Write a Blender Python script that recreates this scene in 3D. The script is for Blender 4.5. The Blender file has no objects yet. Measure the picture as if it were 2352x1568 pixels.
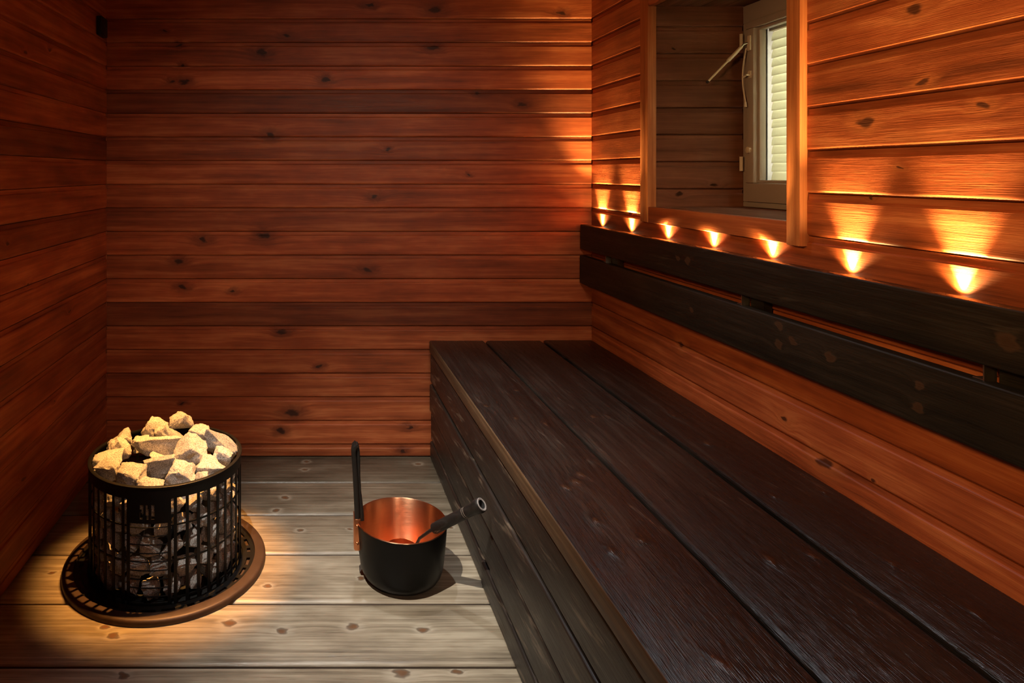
# A small Finnish sauna: stained panelling, dark bench, round stone heater sunk in a plank floor.
import bpy, bmesh, math, random
from mathutils import Vector, Matrix, Euler, noise as mnoise

SC = bpy.context.scene
COL = SC.collection
PI = math.pi
R = math.radians

# ------------------------------------------------------------------ helpers
class MB:
    """Collects prisms, boxes, lathes and tubes and links them as one mesh object."""
    def __init__(s):
        s.v, s.f, s.b, s.t, s.m = [], [], [], [], []

    def add(s, vs, fs, bid=0.0, tint=1.0, mat=0):
        o = len(s.v)
        s.v += [tuple(p) for p in vs]
        s.b += [bid] * len(vs)
        s.t += [tint] * len(vs)
        for f in fs:
            s.f.append([o + i for i in f])
            s.m.append(mat)

    def prism(s, prof, fn, t0, t1, bid=0.0, tint=1.0, mat=0, seg=1, close=True):
        n = len(prof)
        vs, fs = [], []
        for k in range(seg + 1):
            t = t0 + (t1 - t0) * k / seg
            vs += [fn(t, p, q) for p, q in prof]
        for k in range(seg):
            for i in range(n if close else n - 1):
                j = (i + 1) % n
                fs.append((k * n + i, k * n + j, (k + 1) * n + j, (k + 1) * n + i))
        if close:
            fs.append(tuple(range(n)))
            fs.append(tuple(seg * n + i for i in range(n)))
        s.add(vs, fs, bid, tint, mat)

    def box(s, x0, x1, y0, y1, z0, z1, bev=0.0, bid=0.0, tint=1.0, mat=0):
        if bev <= 0:
            vs = [(x, y, z) for x in (x0, x1) for y in (y0, y1) for z in (z0, z1)]
            s.add(vs, [(0, 1, 3, 2), (4, 5, 7, 6), (0, 1, 5, 4), (2, 3, 7, 6), (0, 2, 6, 4), (1, 3, 7, 5)], bid, tint, mat)
            return
        bm = bmesh.new()
        bmesh.ops.create_cube(bm, size=1.0)
        for v in bm.verts:
            v.co = Vector(((x0 + x1) / 2 + v.co.x * (x1 - x0), (y0 + y1) / 2 + v.co.y * (y1 - y0), (z0 + z1) / 2 + v.co.z * (z1 - z0)))
        bmesh.ops.bevel(bm, geom=bm.edges[:], offset=bev, segments=2, profile=0.5, affect='EDGES')
        bm.verts.index_update()
        s.add([v.co[:] for v in bm.verts], [[v.index for v in f.verts] for f in bm.faces], bid, tint, mat)
        bm.free()

    def lathe(s, prof, c=(0, 0, 0), seg=64, mat=0, a0=0.0, a1=2 * PI, bid=0.0):
        full = abs(a1 - a0 - 2 * PI) < 1e-6
        n = len(prof)
        m = seg if full else seg + 1
        vs, fs = [], []
        for k in range(m):
            a = a0 + (a1 - a0) * k / seg
            for r, z in prof:
                vs.append((c[0] + r * math.cos(a), c[1] + r * math.sin(a), c[2] + z))
        for k in range(seg):
            k2 = (k + 1) % m
            for i in range(n - 1):
                fs.append((k * n + i, k2 * n + i, k2 * n + i + 1, k * n + i + 1))
        s.add(vs, fs, bid, 1.0, mat)

    def tube(s, pts, rad, seg=12, mat=0, cap=True):
        pts = [Vector(p) for p in pts]
        rads = rad if isinstance(rad, (list, tuple)) else [rad] * len(pts)
        vs, fs = [], []
        up = None
        for i, p in enumerate(pts):
            d = (pts[min(i + 1, len(pts) - 1)] - pts[max(i - 1, 0)]).normalized()
            if up is None:
                up = Vector((0, 0, 1)) if abs(d.z) < 0.9 else Vector((1, 0, 0))
            a = d.cross(up).normalized()
            up = a.cross(d).normalized()
            for k in range(seg):
                t = 2 * PI * k / seg
                vs.append(p + (a * math.cos(t) + up * math.sin(t)) * rads[i])
        for i in range(len(pts) - 1):
            for k in range(seg):
                k2 = (k + 1) % seg
                fs.append((i * seg + k, i * seg + k2, (i + 1) * seg + k2, (i + 1) * seg + k))
        if cap:
            fs.append(tuple(range(seg)))
            fs.append(tuple((len(pts) - 1) * seg + k for k in range(seg)))
        s.add(vs, fs, 0.0, 1.0, mat)

    def build(s, name, mats, parent=None, smooth=None):
        me = bpy.data.meshes.new(name)
        off = wloc(parent) if parent else Vector((0, 0, 0))
        me.from_pydata([(v[0] - off.x, v[1] - off.y, v[2] - off.z) for v in s.v], [], s.f)
        for an, arr in (('bid', s.b), ('tint', s.t)):
            a = me.attributes.new(an, 'FLOAT', 'POINT')
            a.data.foreach_set('value', arr)
        me.polygons.foreach_set('material_index', s.m)
        bm = bmesh.new()
        bm.from_mesh(me)
        bmesh.ops.recalc_face_normals(bm, faces=bm.faces[:])
        bm.to_mesh(me)
        bm.free()
        if smooth:
            me.polygons.foreach_set('use_smooth', [True] * len(me.polygons))
            me.set_sharp_from_angle(angle=R(smooth))
        for m in (mats if isinstance(mats, (list, tuple)) else [mats]):
            me.materials.append(m)
        o = bpy.data.objects.new(name, me)
        COL.objects.link(o)
        if parent:
            o.parent = parent
        return o


def wloc(o):
    v = Vector((0, 0, 0))
    while o is not None:
        v += o.location
        o = o.parent
    return v


def thing(name, label, cat, loc, group=None):
    o = bpy.data.objects.new(name, None)
    o.empty_display_size = 0.05
    COL.objects.link(o)
    o.location = loc
    return tag(o, label, cat, group)


def tag(o, label, cat, group=None):
    o['label'] = label
    o['category'] = cat
    if group:
        o['group'] = group
    return o


def struct(o, label=None):
    o['kind'] = 'structure'
    if label:
        o['label'] = label
    return o


# ------------------------------------------------------------------ materials
class NT:
    def __init__(s, name):
        s.mat = bpy.data.materials.new(name)
        s.mat.use_nodes = True
        s.t = s.mat.node_tree
        s.t.nodes.clear()
        s.out = s.n('ShaderNodeOutputMaterial')

    def n(s, kind, **kw):
        nd = s.t.nodes.new(kind)
        for k, v in kw.items():
            setattr(nd, k, v)
        return nd

    def put(s, sock, v):
        if isinstance(v, bpy.types.NodeSocket):
            s.t.links.new(v, sock)
        elif v is not None:
            sock.default_value = v

    def m(s, op, a, b=None, c=None, clamp=False):
        nd = s.n('ShaderNodeMath', operation=op, use_clamp=clamp)
        for i, v in enumerate((a, b, c)):
            if v is not None:
                s.put(nd.inputs[i], v)
        return nd.outputs[0]

    def vec(s, x, y, z):
        nd = s.n('ShaderNodeCombineXYZ')
        for i, v in enumerate((x, y, z)):
            s.put(nd.inputs[i], v)
        return nd.outputs[0]

    def noise(s, v, scale=1.0, detail=2.0, rough=0.5):
        nd = s.n('ShaderNodeTexNoise')
        s.put(nd.inputs['Vector'], v)
        nd.inputs['Scale'].default_value = scale
        nd.inputs['Detail'].default_value = detail
        nd.inputs['Roughness'].default_value = rough
        return nd.outputs[0]

    def ramp(s, f, stops):
        nd = s.n('ShaderNodeValToRGB')
        s.put(nd.inputs[0], f)
        el = nd.color_ramp.elements
        while len(el) < len(stops):
            el.new(0.5)
        for e, (p, c) in zip(el, stops):
            e.position = p
            e.color = (*c, 1) if len(c) == 3 else c
        return nd.outputs[0]

    def mrange(s, v, a, b, c=0.0, d=1.0, smooth=True):
        nd = s.n('ShaderNodeMapRange')
        nd.interpolation_type = 'SMOOTHSTEP' if smooth else 'LINEAR'
        s.put(nd.inputs[0], v)
        for i, x in enumerate((a, b, c, d)):
            s.put(nd.inputs[i + 1], x)
        return nd.outputs[0]

    def mix(s, f, a, b, blend='MIX'):
        nd = s.n('ShaderNodeMix', data_type='RGBA', blend_type=blend)
        s.put(nd.inputs[0], f)
        for i, v in ((6, a), (7, b)):
            s.put(nd.inputs[i], (*v, 1) if isinstance(v, tuple) and len(v) == 3 else v)
        return nd.outputs[2]

    def attr(s, name):
        nd = s.n('ShaderNodeAttribute', attribute_name=name)
        return nd.outputs['Fac']

    def bsdf(s, col, rough=0.5, metal=0.0, spec=0.5, bump=None, bumpd=0.001, bumps=0.5, aniso=0.0, coat=0.0):
        p = s.n('ShaderNodeBsdfPrincipled')
        s.put(p.inputs['Base Color'], (*col, 1) if isinstance(col, tuple) else col)
        s.put(p.inputs['Roughness'], rough)
        p.inputs['Metallic'].default_value = metal
        p.inputs['Specular IOR Level'].default_value = spec
        if aniso:
            p.inputs['Anisotropic'].default_value = aniso
            p.inputs['Anisotropic Rotation'].default_value = 0.25
            tg = s.n('ShaderNodeTangent', direction_type='RADIAL', axis='Z')
            s.t.links.new(tg.outputs[0], p.inputs['Tangent'])
        if coat:
            p.inputs['Coat Weight'].default_value = coat
            p.inputs['Coat Roughness'].default_value = 0.3
        if bump is not None:
            b = s.n('ShaderNodeBump')
            b.inputs['Strength'].default_value = bumps
            b.inputs['Distance'].default_value = bumpd
            s.put(b.inputs['Height'], bump)
            s.t.links.new(b.outputs[0], p.inputs['Normal'])
        s.t.links.new(p.outputs[0], s.out.inputs[0])
        return p


def wood(name, along, across, cols, knots=(), kr=(0.015, 0.009), knot=(0.02, 0.012, 0.008), kstr=0.9,
         gs=42.0, rough=(0.45, 0.6), bumpd=0.0006, bumps=0.5, fine=0.25, blotch=0.5, wear=None, halo=None, spec=0.4,
         kbump=0.0, ringc=None):
    """Procedural plank wood: along/across are axes 0..2, cols dark/mid/light, knots = (along, across, size)."""
    T = NT(name)
    geo = T.n('ShaderNodeNewGeometry')
    sep = T.n('ShaderNodeSeparateXYZ')
    T.t.links.new(geo.outputs['Position'], sep.inputs[0])
    a, c = sep.outputs[along], sep.outputs[across]
    third = sep.outputs[3 - along - across]
    c = T.m('ADD', c, T.m('MULTIPLY', third, 0.73))      # so that edge and end faces carry grain too
    bid, tint = T.attr('bid'), T.attr('tint')
    b1 = T.m('MULTIPLY', bid, 17.3)
    wob = T.m('SUBTRACT', T.noise(T.vec(T.m('MULTIPLY', a, 22), T.m('MULTIPLY', c, 60), b1), 1, 2), 0.5)
    wob2 = T.m('SUBTRACT', T.noise(T.vec(T.m('MULTIPLY', a, 30), T.m('MULTIPLY', c, 40), T.m('ADD', b1, 5)), 1, 2), 0.5)
    aw = T.m('MULTIPLY_ADD', wob, kr[0] * 3.0, a)
    cw = T.m('MULTIPLY_ADD', wob2, kr[1] * 2.2, sep.outputs[across])
    p2 = T.vec(aw, cw, 0.0)
    kd = None
    for (ka, kc, s) in knots:
        d = T.n('ShaderNodeVectorMath', operation='SUBTRACT')
        T.put(d.inputs[0], p2)
        d.inputs[1].default_value = (ka, kc, 0)
        e = T.n('ShaderNodeVectorMath', operation='MULTIPLY')
        T.put(e.inputs[0], d.outputs[0])
        e.inputs[1].default_value = (1 / (kr[0] * s), 1 / (kr[1] * s), 0)
        l = T.n('ShaderNodeVectorMath', operation='LENGTH')
        T.put(l.inputs[0], e.outputs[0])
        kd = l.outputs['Value'] if kd is None else T.m('MINIMUM', kd, l.outputs['Value'])
    if kd is None:
        kd = T.m('ADD', 30.0, 0.0)
    h = T.m('POWER', 2.71828, T.m('MULTIPLY', kd, -0.8))
    v = T.m('MULTIPLY_ADD', h, 2.6, T.m('MULTIPLY', c, gs))
    g = T.noise(T.vec(T.m('MULTIPLY', a, 1.7), v, b1), 1, 3, 0.65)
    fib = T.noise(T.vec(T.m('MULTIPLY', a, 14), T.m('MULTIPLY', c, 620), b1), 1, 2, 0.6)
    bl = T.noise(T.vec(T.m('MULTIPLY', a, 4.2), T.m('MULTIPLY', c, 11), T.m('ADD', b1, 3)), 1, 3, 0.6)
    t = T.m('ADD', T.m('MULTIPLY', g, 0.75), T.m('MULTIPLY', fib, fine))
    t = T.m('ADD', t, T.m('MULTIPLY', bl, blotch))
    tot = 0.75 + fine + blotch
    t = T.m('DIVIDE', t, tot)
    col = T.ramp(t, [(0.34, cols[0]), (0.5, cols[1]), (0.64, cols[2])])
    col = T.mix(1.0, col, T.vec(tint, tint, tint), 'MULTIPLY')
    if wear:
        wc, lo, hi = wear
        w = T.noise(T.vec(T.m('MULTIPLY', a, 5.5), T.m('MULTIPLY', T.m('MULTIPLY_ADD', a, 0.12, c), 42), T.m('ADD', b1, 9)), 1, 4, 0.65)
        col = T.mix(T.mrange(w, lo, hi, 0.0, 0.85), col, wc)
    if halo:
        col = T.mix(T.mrange(kd, 3.2, 1.0, 0.0, halo[1]), col, halo[0])
    if ringc:
        col = T.mix(T.m('MULTIPLY', T.mrange(kd, 1.5, 1.0), 0.8), col, ringc)
    km = T.mrange(kd, 1.05, 0.45, 0.0, kstr)
    col = T.mix(km, col, knot)
    if kbump:
        hgt = T.m('ADD', T.m('MULTIPLY', g, 0.6), T.m('MULTIPLY', fib, 0.6))
        hgt = T.m('ADD', hgt, T.m('MULTIPLY', h, kbump))
    else:                                            # cheap relief: the fibre alone
        hgt = fib
    rg = T.mrange(fib, 0.3, 0.7, rough[0], rough[1], False)
    T.bsdf(col, rg, 0, spec, hgt, bumpd, bumps)
    return T.mat


def plain(name, col, rough=0.5, metal=0.0, nscale=60.0, var=0.25, bumpd=0.0004, spec=0.5, aniso=0.0, stretch=(1, 1, 1)):
    T = NT(name)
    tc = T.n('ShaderNodeTexCoord')
    mp = T.n('ShaderNodeMapping')
    T.t.links.new(tc.outputs['Object'], mp.inputs[0])
    mp.inputs['Scale'].default_value = stretch
    nz = T.noise(mp.outputs[0], nscale, 4, 0.6)
    c = T.mix(nz, tuple(x * (1 - var) for x in col), tuple(min(1, x * (1 + var)) for x in col))
    T.bsdf(c, T.mrange(nz, 0.2, 0.8, max(0.05, rough * 0.85), min(1, rough * 1.15), False), metal, spec, nz, bumpd, 0.4, aniso)
    return T.mat


BK = [(-0.591, 1.643, 0.5), (-0.538, 1.591, 0.7), (-0.527, 1.512, 0.6), (-0.521, 1.448, 1.2), (-0.566, 1.45, 0.8), (-0.121, 1.626, 1), (-0.222, 1.562, 1.6), (0.027, 1.456, 1), (0.45, 1.727, 1.6), (0.442, 1.579, 1.2), (0.198, 1.744, 1), (0.941, 1.713, 1), (-0.185, 1.243, 1.3), (0.265, 1.188, 0.6), (0.576, 1.089, 0.5), (0.218, 1.005, 1.1), (-0.448, 0.838, 1.2), (-0.213, 0.853, 1.4), (-0.544, 0.753, 1.2), (0.19, 0.722, 1.2), (-0.524, 0.655, 1), (-0.329, 0.642, 0.7), (-0.141, 0.484, 1.2), (0.005, 0.35, 0.8), (-0.101, 0.171, 1.6), (0.349, 0.118, 0.8), (-0.146, 0.101, 1), (0.324, 0.025, 0.9), (-0.524, 0.21, 0.6), (0.618, 1.403, 0.9), (0.786, 1.361, 1.0)]
FK = [(-0.137, 2.166, 1.0), (-0.219, 1.622, 1.3), (-0.086, 1.597, 1.1), (0.082, 1.612, 1.2), (0.251, 1.6, 1.1), (0.181, 1.461, 1.5), (-0.056, 2.044, 0.8), (0.118, 1.803, 0.9), (-0.485, 1.579, 1), (-0.517, 1.609, 0.8), (-0.045, 2.532, 0.9), (-0.052, 2.465, 0.8), (0.304, 1.465, 0.7), (-0.113, 2.253, 1.0), (-0.135, 1.77, 0.7), (0.098, 2.052, 0.7), (0.409, 2.064, 0.6), (-0.429, 1.453, 1), (0.374, 2.513, 0.9), (-0.731, 1.828, 0.7)]
TK = [(1.977, 0.585, 0.8), (1.84, 0.461, 0.8), (1.749, 0.518, 0.8), (1.703, 0.582, 0.8), (1.425, 0.559, 1.2), (1.389, 0.539, 1.3), (1.366, 0.507, 1.2), (1.232, 0.511, 1), (1.173, 0.566, 0.9), (1.134, 0.499, 0.8), (1.764, 0.727, 0.9), (1.761, 0.764, 0.7), (1.109, 0.752, 1), (0.873, 0.532, 1.5), (1.34, 1.014, 0.8), (1.58, 0.922, 0.9), (1.094, 0.942, 0.9), (1.764, 0.938, 0.8), (0.967, 0.956, 0.8), (1.121, 0.83, 0.7), (1.316, 0.902, 0.6)]
RK = [(1.455, 0.766, 0.9), (1.455, 0.723, 0.9), (1.413, 0.741, 0.7), (1.31, 0.736, 0.8), (1.114, 0.742, 0.8), (1.119, 0.703, 0.8), (0.971, 0.85, 1.2), (1.812, 0.859, 0.9), (1.865, 0.859, 0.6), (1.798, 0.727, 0.7)]
WK = [(1.286, 1.195, 1.3), (1.161, 1.254, 0.9), (1.058, 1.206, 0.8), (1.273, 1.051, 0.4), (1.941, 0.598, 1.2), (1.501, 0.54, 1.0), (1.391, 0.492, 1.5), (1.261, 0.514, 0.5), (1.178, 1.387, 1.3), (1.209, 1.106, 0.5)]
LK = [(1.862, 1.434, 0.7), (2.028, 1.471, 0.6), (1.753, 0.91, 0.7), (2.188, 0.642, 0.8), (1.876, 0.781, 0.7), (1.849, 0.248, 0.8), (2.062, 0.392, 0.6)]

WALL = ((0.17, 0.038, 0.011), (0.38, 0.090, 0.027), (0.60, 0.195, 0.068))
KN = (0.030, 0.008, 0.004)
M_back = wood('red stained panelling back', 0, 2, WALL, BK, kr=(0.018, 0.010), knot=KN, halo=((0.10, 0.022, 0.008), 0.55))
M_left = wood('red stained panelling left', 1, 2, WALL, LK, knot=(0.08, 0.02, 0.008))
M_right = wood('red stained panelling right', 1, 2, WALL, WK, knot=(0.06, 0.015, 0.006), halo=((0.5, 0.16, 0.05), 0.5))
M_front = wood('red stained panelling front', 0, 2, WALL)
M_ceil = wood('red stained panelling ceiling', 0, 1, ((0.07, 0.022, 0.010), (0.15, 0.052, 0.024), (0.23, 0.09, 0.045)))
M_casing = wood('oiled casing wood', 2, 1, ((0.36, 0.105, 0.034), (0.52, 0.175, 0.058), (0.66, 0.26, 0.095)), gs=120, blotch=0.2)
M_sillcase = wood('oiled casing wood lying', 1, 2, ((0.30, 0.075, 0.022), (0.44, 0.12, 0.04), (0.56, 0.18, 0.06)), gs=90, blotch=0.3)
M_reveal = wood('dull reveal boards', 0, 2, ((0.12, 0.048, 0.028), (0.20, 0.078, 0.044), (0.28, 0.115, 0.068)),
                [(1.12, 1.49, 0.6), (1.14, 1.03, 0.9), (1.25, 1.06, 0.8)], knot=(0.03, 0.012, 0.008), rough=(0.75, 0.9), spec=0.15)
M_revsill = wood('dull reveal boards lying', 1, 0, ((0.12, 0.048, 0.028), (0.20, 0.078, 0.044), (0.28, 0.115, 0.068)), rough=(0.75, 0.9), spec=0.15)
M_floor = wood('weathered floor plank', 0, 1, ((0.11, 0.084, 0.055), (0.30, 0.247, 0.172), (0.51, 0.44, 0.325)), FK, kr=(0.0105, 0.0085),
               knot=(0.17, 0.08, 0.035), kstr=0.85, gs=105, rough=(0.26, 0.44), bumpd=0.0012, bumps=0.6, fine=0.3, blotch=0.75, halo=((0.50, 0.44, 0.34), 0.5),
               ringc=(0.10, 0.065, 0.04), kbump=0.5, spec=0.5)
M_fedge = wood('darker plank edge', 0, 1, ((0.03, 0.02, 0.013), (0.06, 0.042, 0.029), (0.10, 0.072, 0.05)), (), gs=110, rough=(0.3, 0.45), spec=0.6)
DARK = ((0.0045, 0.0036, 0.0029), (0.0095, 0.0077, 0.0063), (0.026, 0.0205, 0.0165))
M_seat = wood('dark stained bench top', 1, 0, DARK, TK, kr=(0.013, 0.008), knot=(0.055, 0.024, 0.011), kstr=0.75, gs=60, rough=(0.25, 0.40),
              bumpd=0.0022, bumps=0.9, kbump=2.6, fine=0.35, wear=((0.09, 0.065, 0.05), 0.62, 0.8), spec=0.5, ringc=(0.012, 0.008, 0.006))
M_fascia = wood('dark stained bench front', 1, 2, ((0.009, 0.0063, 0.0046), (0.019, 0.0135, 0.010), (0.038, 0.027, 0.02)), (), gs=60,
                rough=(0.35, 0.55), bumpd=0.0012, wear=((0.17, 0.125, 0.085), 0.55, 0.70), spec=0.5)
M_edge = wood('worn bench edge', 1, 2, ((0.045, 0.024, 0.011), (0.085, 0.048, 0.023), (0.155, 0.092, 0.046)), (), gs=120, rough=(0.4, 0.6))
M_rest = wood('dark stained backrest', 1, 2, ((0.007, 0.0056, 0.0036), (0.015, 0.0115, 0.0075), (0.030, 0.0225, 0.016)), RK, kr=(0.011, 0.009), knot=(0.05, 0.024, 0.011), kstr=0.6, gs=60, rough=(0.4, 0.6),
              bumpd=0.001, wear=((0.06, 0.045, 0.033), 0.6, 0.8), ringc=(0.07, 0.037, 0.02))
M_handle = wood('dark weathered handle', 2, 0, ((0.008, 0.006, 0.0045), (0.016, 0.012, 0.0095), (0.034, 0.027, 0.022)), (), gs=200, rough=(0.45, 0.6))
M_black = plain('black painted steel', (0.006, 0.0055, 0.005), 0.45, 0.0, spec=0.25)
M_dark = plain('core and hollow shade black', (0.006, 0.006, 0.006), 0.8)  # black of the heater core, also the painted shade in hollows
M_shell = plain('black bucket lacquer', (0.005, 0.0045, 0.004), 0.40, 0.0, 40, spec=0.2)
M_bronze = plain('brown patinated steel', (0.055, 0.032, 0.021), 0.5, 0.3, 30, 0.4)
M_copper = plain('brushed copper', (0.95, 0.50, 0.28), 0.31, 1.0, 40, 0.08, 0.00005, stretch=(1, 1, 14), aniso=0.9)
M_copper2 = plain('satin copper', (0.82, 0.33, 0.15), 0.33, 1.0, 40, 0.1)
M_strap = plain('dark handle strap', (0.014, 0.012, 0.010), 0.42, 0.0, 50, 0.4)
M_pale = plain('pale worn wood end', (0.30, 0.27, 0.25), 0.6, 0, 120, 0.5)
M_groove = plain('pale groove', (0.22, 0.18, 0.14), 0.6)
M_white = plain('painted window joinery', (0.46, 0.38, 0.34), 0.45, 0, 30, 0.05)
M_plast = plain('cream plastic fitting', (0.75, 0.62, 0.50), 0.4, 0, 30, 0.05)
M_steel = plain('zinc plated steel', (0.55, 0.52, 0.47), 0.35, 1.0)
M_gasket = plain('dark gasket', (0.02, 0.02, 0.018), 0.6)
M_sensor = plain('black sensor casing', (0.008, 0.008, 0.009), 0.5)


def m_stone():
    T = NT('grey granite')
    tc = T.n('ShaderNodeTexCoord')
    oi = T.n('ShaderNodeObjectInfo')
    v = T.n('ShaderNodeVectorMath', operation='ADD')
    T.t.links.new(tc.outputs['Object'], v.inputs[0])
    T.t.links.new(oi.outputs['Random'], v.inputs[1])
    sp = T.noise(v.outputs[0], 420, 3, 0.7)
    bg = T.noise(v.outputs[0], 45, 4, 0.6)
    c = T.ramp(sp, [(0.30, (0.05, 0.047, 0.045)), (0.46, (0.38, 0.365, 0.345)), (0.62, (0.74, 0.715, 0.68))])
    c = T.mix(T.m('MULTIPLY', bg, 0.7), c, T.mix(0.5, c, (0.13, 0.115, 0.105)))
    f = T.mrange(oi.outputs['Random'], 0, 1, 0.78, 1.12, False)
    c = T.mix(1.0, c, T.vec(f, f, f), 'MULTIPLY')
    T.bsdf(c, 0.75, 0, 0.4, T.m('ADD', bg, T.m('MULTIPLY', sp, 0.35)), 0.0025, 0.7)
    return T.mat


M_stone = m_stone()


def m_glass():
    T = NT('window glass')
    tr = T.n('ShaderNodeBsdfTransparent')
    tr.inputs[0].default_value = (0.93, 0.96, 0.93, 1)
    gl = T.n('ShaderNodeBsdfGlossy')
    gl.inputs['Roughness'].default_value = 0.02
    fr = T.n('ShaderNodeFresnel')
    fr.inputs[0].default_value = 1.45
    mx = T.n('ShaderNodeMixShader')
    geo = T.n('ShaderNodeNewGeometry')
    T.put(mx.inputs[0], T.m('MULTIPLY', fr.outputs[0], T.m('SUBTRACT', 1.0, geo.outputs['Backfacing'])))
    T.t.links.new(tr.outputs[0], mx.inputs[1])
    T.t.links.new(gl.outputs[0], mx.inputs[2])
    T.t.links.new(mx.outputs[0], T.out.inputs[0])
    return T.mat


def m_slat():
    T = NT('cream blind slat')
    d = T.n('ShaderNodeBsdfDiffuse')
    d.inputs[0].default_value = (0.84, 0.80, 0.68, 1)
    t = T.n('ShaderNodeBsdfTranslucent')
    t.inputs[0].default_value = (0.82, 0.77, 0.62, 1)
    mx = T.n('ShaderNodeMixShader')
    mx.inputs[0].default_value = 0.45
    T.t.links.new(d.outputs[0], mx.inputs[1])
    T.t.links.new(t.outputs[0], mx.inputs[2])
    T.t.links.new(mx.outputs[0], T.out.inputs[0])
    return T.mat


def m_lens():
    T = NT('glowing lamp tip')
    e = T.n('ShaderNodeEmission')
    e.inputs[0].default_value = (1.0, 0.72, 0.38, 1)
    e.inputs[1].default_value = 22.0
    T.t.links.new(e.outputs[0], T.out.inputs[0])
    return T.mat


M_glass, M_slat, M_lens = m_glass(), m_slat(), m_lens()

# ------------------------------------------------------------------ room measures
BY = 2.57            # back wall face
LX, RX = -0.818, 1.053
FY = -0.55           # wall behind the camera
CZ = 2.15
Z0, PITCH = 0.0489, 0.0912
WY0, WY1, WZ0, WZ1 = 1.477, 2.103, 0.990, 1.622   # window opening in the right wall
RVX = 1.335          # window plane


def wall_profile(z0, z1):
    """Panel board: seam, eased lower edge, face, eased upper edge and the flat tongue above it. (p = stand-out, q = height)"""
    return [(-0.016, z0), (-0.0085, z0 + 0.0006), (-0.0055, z0 + 0.0010), (-0.0025, z0 + 0.0026), (-0.0006, z0 + 0.0048), (0.0, z0 + 0.0075),
            (0.0, z1 - 0.0165), (-0.0006, z1 - 0.0145), (-0.0020, z1 - 0.0130), (-0.0036, z1 - 0.0122),
            (-0.0040, z1 - 0.0005), (-0.016, z1 - 0.0004)]


rng = random.Random(5)
# stain strength of the boards of the back wall, from the floor up
BT = [0.85, 1.1, 1.05, 0.95, 0.95, 1.0, 0.55, 1.2, 0.95, 1.15, 0.9, 1.05, 1.1, 0.85, 1.0, 0.58, 1.2, 0.92, 0.85, 0.9, 1.0, 0.9, 1.0, 0.9]


def boards(mb, fn, t0, t1, tints, seed, hole=None):
    k = -1
    while True:
        z0 = max(0.002, Z0 + PITCH * k)
        z1 = Z0 + PITCH * (k + 1)
        if z0 > CZ - 0.02:
            break
        z1c = min(z1, CZ)
        tint = tints[(k + 1) % len(tints)]
        if z1c - z0 > 0.03:
            spans = [(t0, t1)]
            if hole and z1c > hole[2] + 0.012 and z0 < hole[3] - 0.005:
                spans = [(t0, hole[0]), (hole[1], t1)]
            for i, (a, b) in enumerate(spans):
                mb.prism(wall_profile(z0, z1c), fn, a, b, seed + k * 0.37 + i * 0.11, tint * (1 + (0.08 if i else 0)), seg=1)
        k += 1


mb = MB()
boards(mb, lambda t, p, q: (t, BY - p, q), LX, RX, BT, 0.1)
mb.box(LX - 0.1, RX + 0.1, BY + 0.012, BY + 0.08, -0.06, CZ + 0.06)
struct(mb.build('wall_back', M_back))

lt = [0.9, 0.95, 0.85, 0.75, 1.0, 0.85, 0.7, 1.05, 1.15, 1.2, 0.8, 1.1, 1.0, 0.6, 1.1, 0.95, 1.05, 1.1, 0.95, 0.8, 0.9, 1, 1, 1]
mb = MB()
boards(mb, lambda t, p, q: (LX + p, t, q), FY, BY, lt, 4.2)
mb.box(LX - 0.08, LX - 0.012, FY - 0.08, BY + 0.08, -0.06, CZ + 0.06)
struct(mb.build('wall_left', M_left))

rt = [1.0, 1.0, 1.0, 1.0, 1.05, 1.1, 1.05, 1.0, 1.0, 1.1, 1.0, 1.1, 1.05, 0.9, 0.85, 1.1, 0.9, 1.0, 1.0, 1.0, 1, 1, 1, 1]
mb = MB()
boards(mb, lambda t, p, q: (RX - p, t, q), FY, BY, rt, 8.3, (WY0 - 0.018, WY1 + 0.018, WZ0, WZ1))
for (y0, y1, z0, z1) in ((FY - 0.08, WY0 - 0.018, -0.06, CZ + 0.06), (WY1 + 0.018, BY + 0.08, -0.06, CZ + 0.06), (WY0 - 0.018, WY1 + 0.018, -0.06, WZ0 - 0.032), (WY0 - 0.018, WY1 + 0.018, WZ1 + 0.022, CZ + 0.06)):
    mb.box(RX + 0.012, RX + 0.05, y0, y1, z0, z1)
struct(mb.build('wall_right', M_right))

mb = MB()
boards(mb, lambda t, p, q: (t, FY + p, q), LX, RX, [1.0, 0.9, 1.1], 12.3)
mb.box(LX - 0.1, RX + 0.1, FY - 0.08, FY - 0.012, -0.06, CZ + 0.06)
struct(mb.build('wall_front', M_front))

mb = MB()
y = FY
i = 0
while y < BY:
    y1 = min(y + PITCH, BY)
    mb.prism([(y + 0.001, 0.012), (y + 0.001, 0.004), (y + 0.006, 0.0), (y1 - 0.016, 0.0), (y1 - 0.012, 0.005), (y1, 0.005), (y1, 0.012)],
             lambda t, p, q: (t, p, CZ + q), LX, RX, i * 0.41, rng.uniform(0.85, 1.1))
    y = y1
    i += 1
mb.box(LX - 0.1, RX + 0.1, FY - 0.1, BY + 0.1, CZ + 0.012, CZ + 0.08)
struct(mb.build('ceiling', M_ceil))

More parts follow.
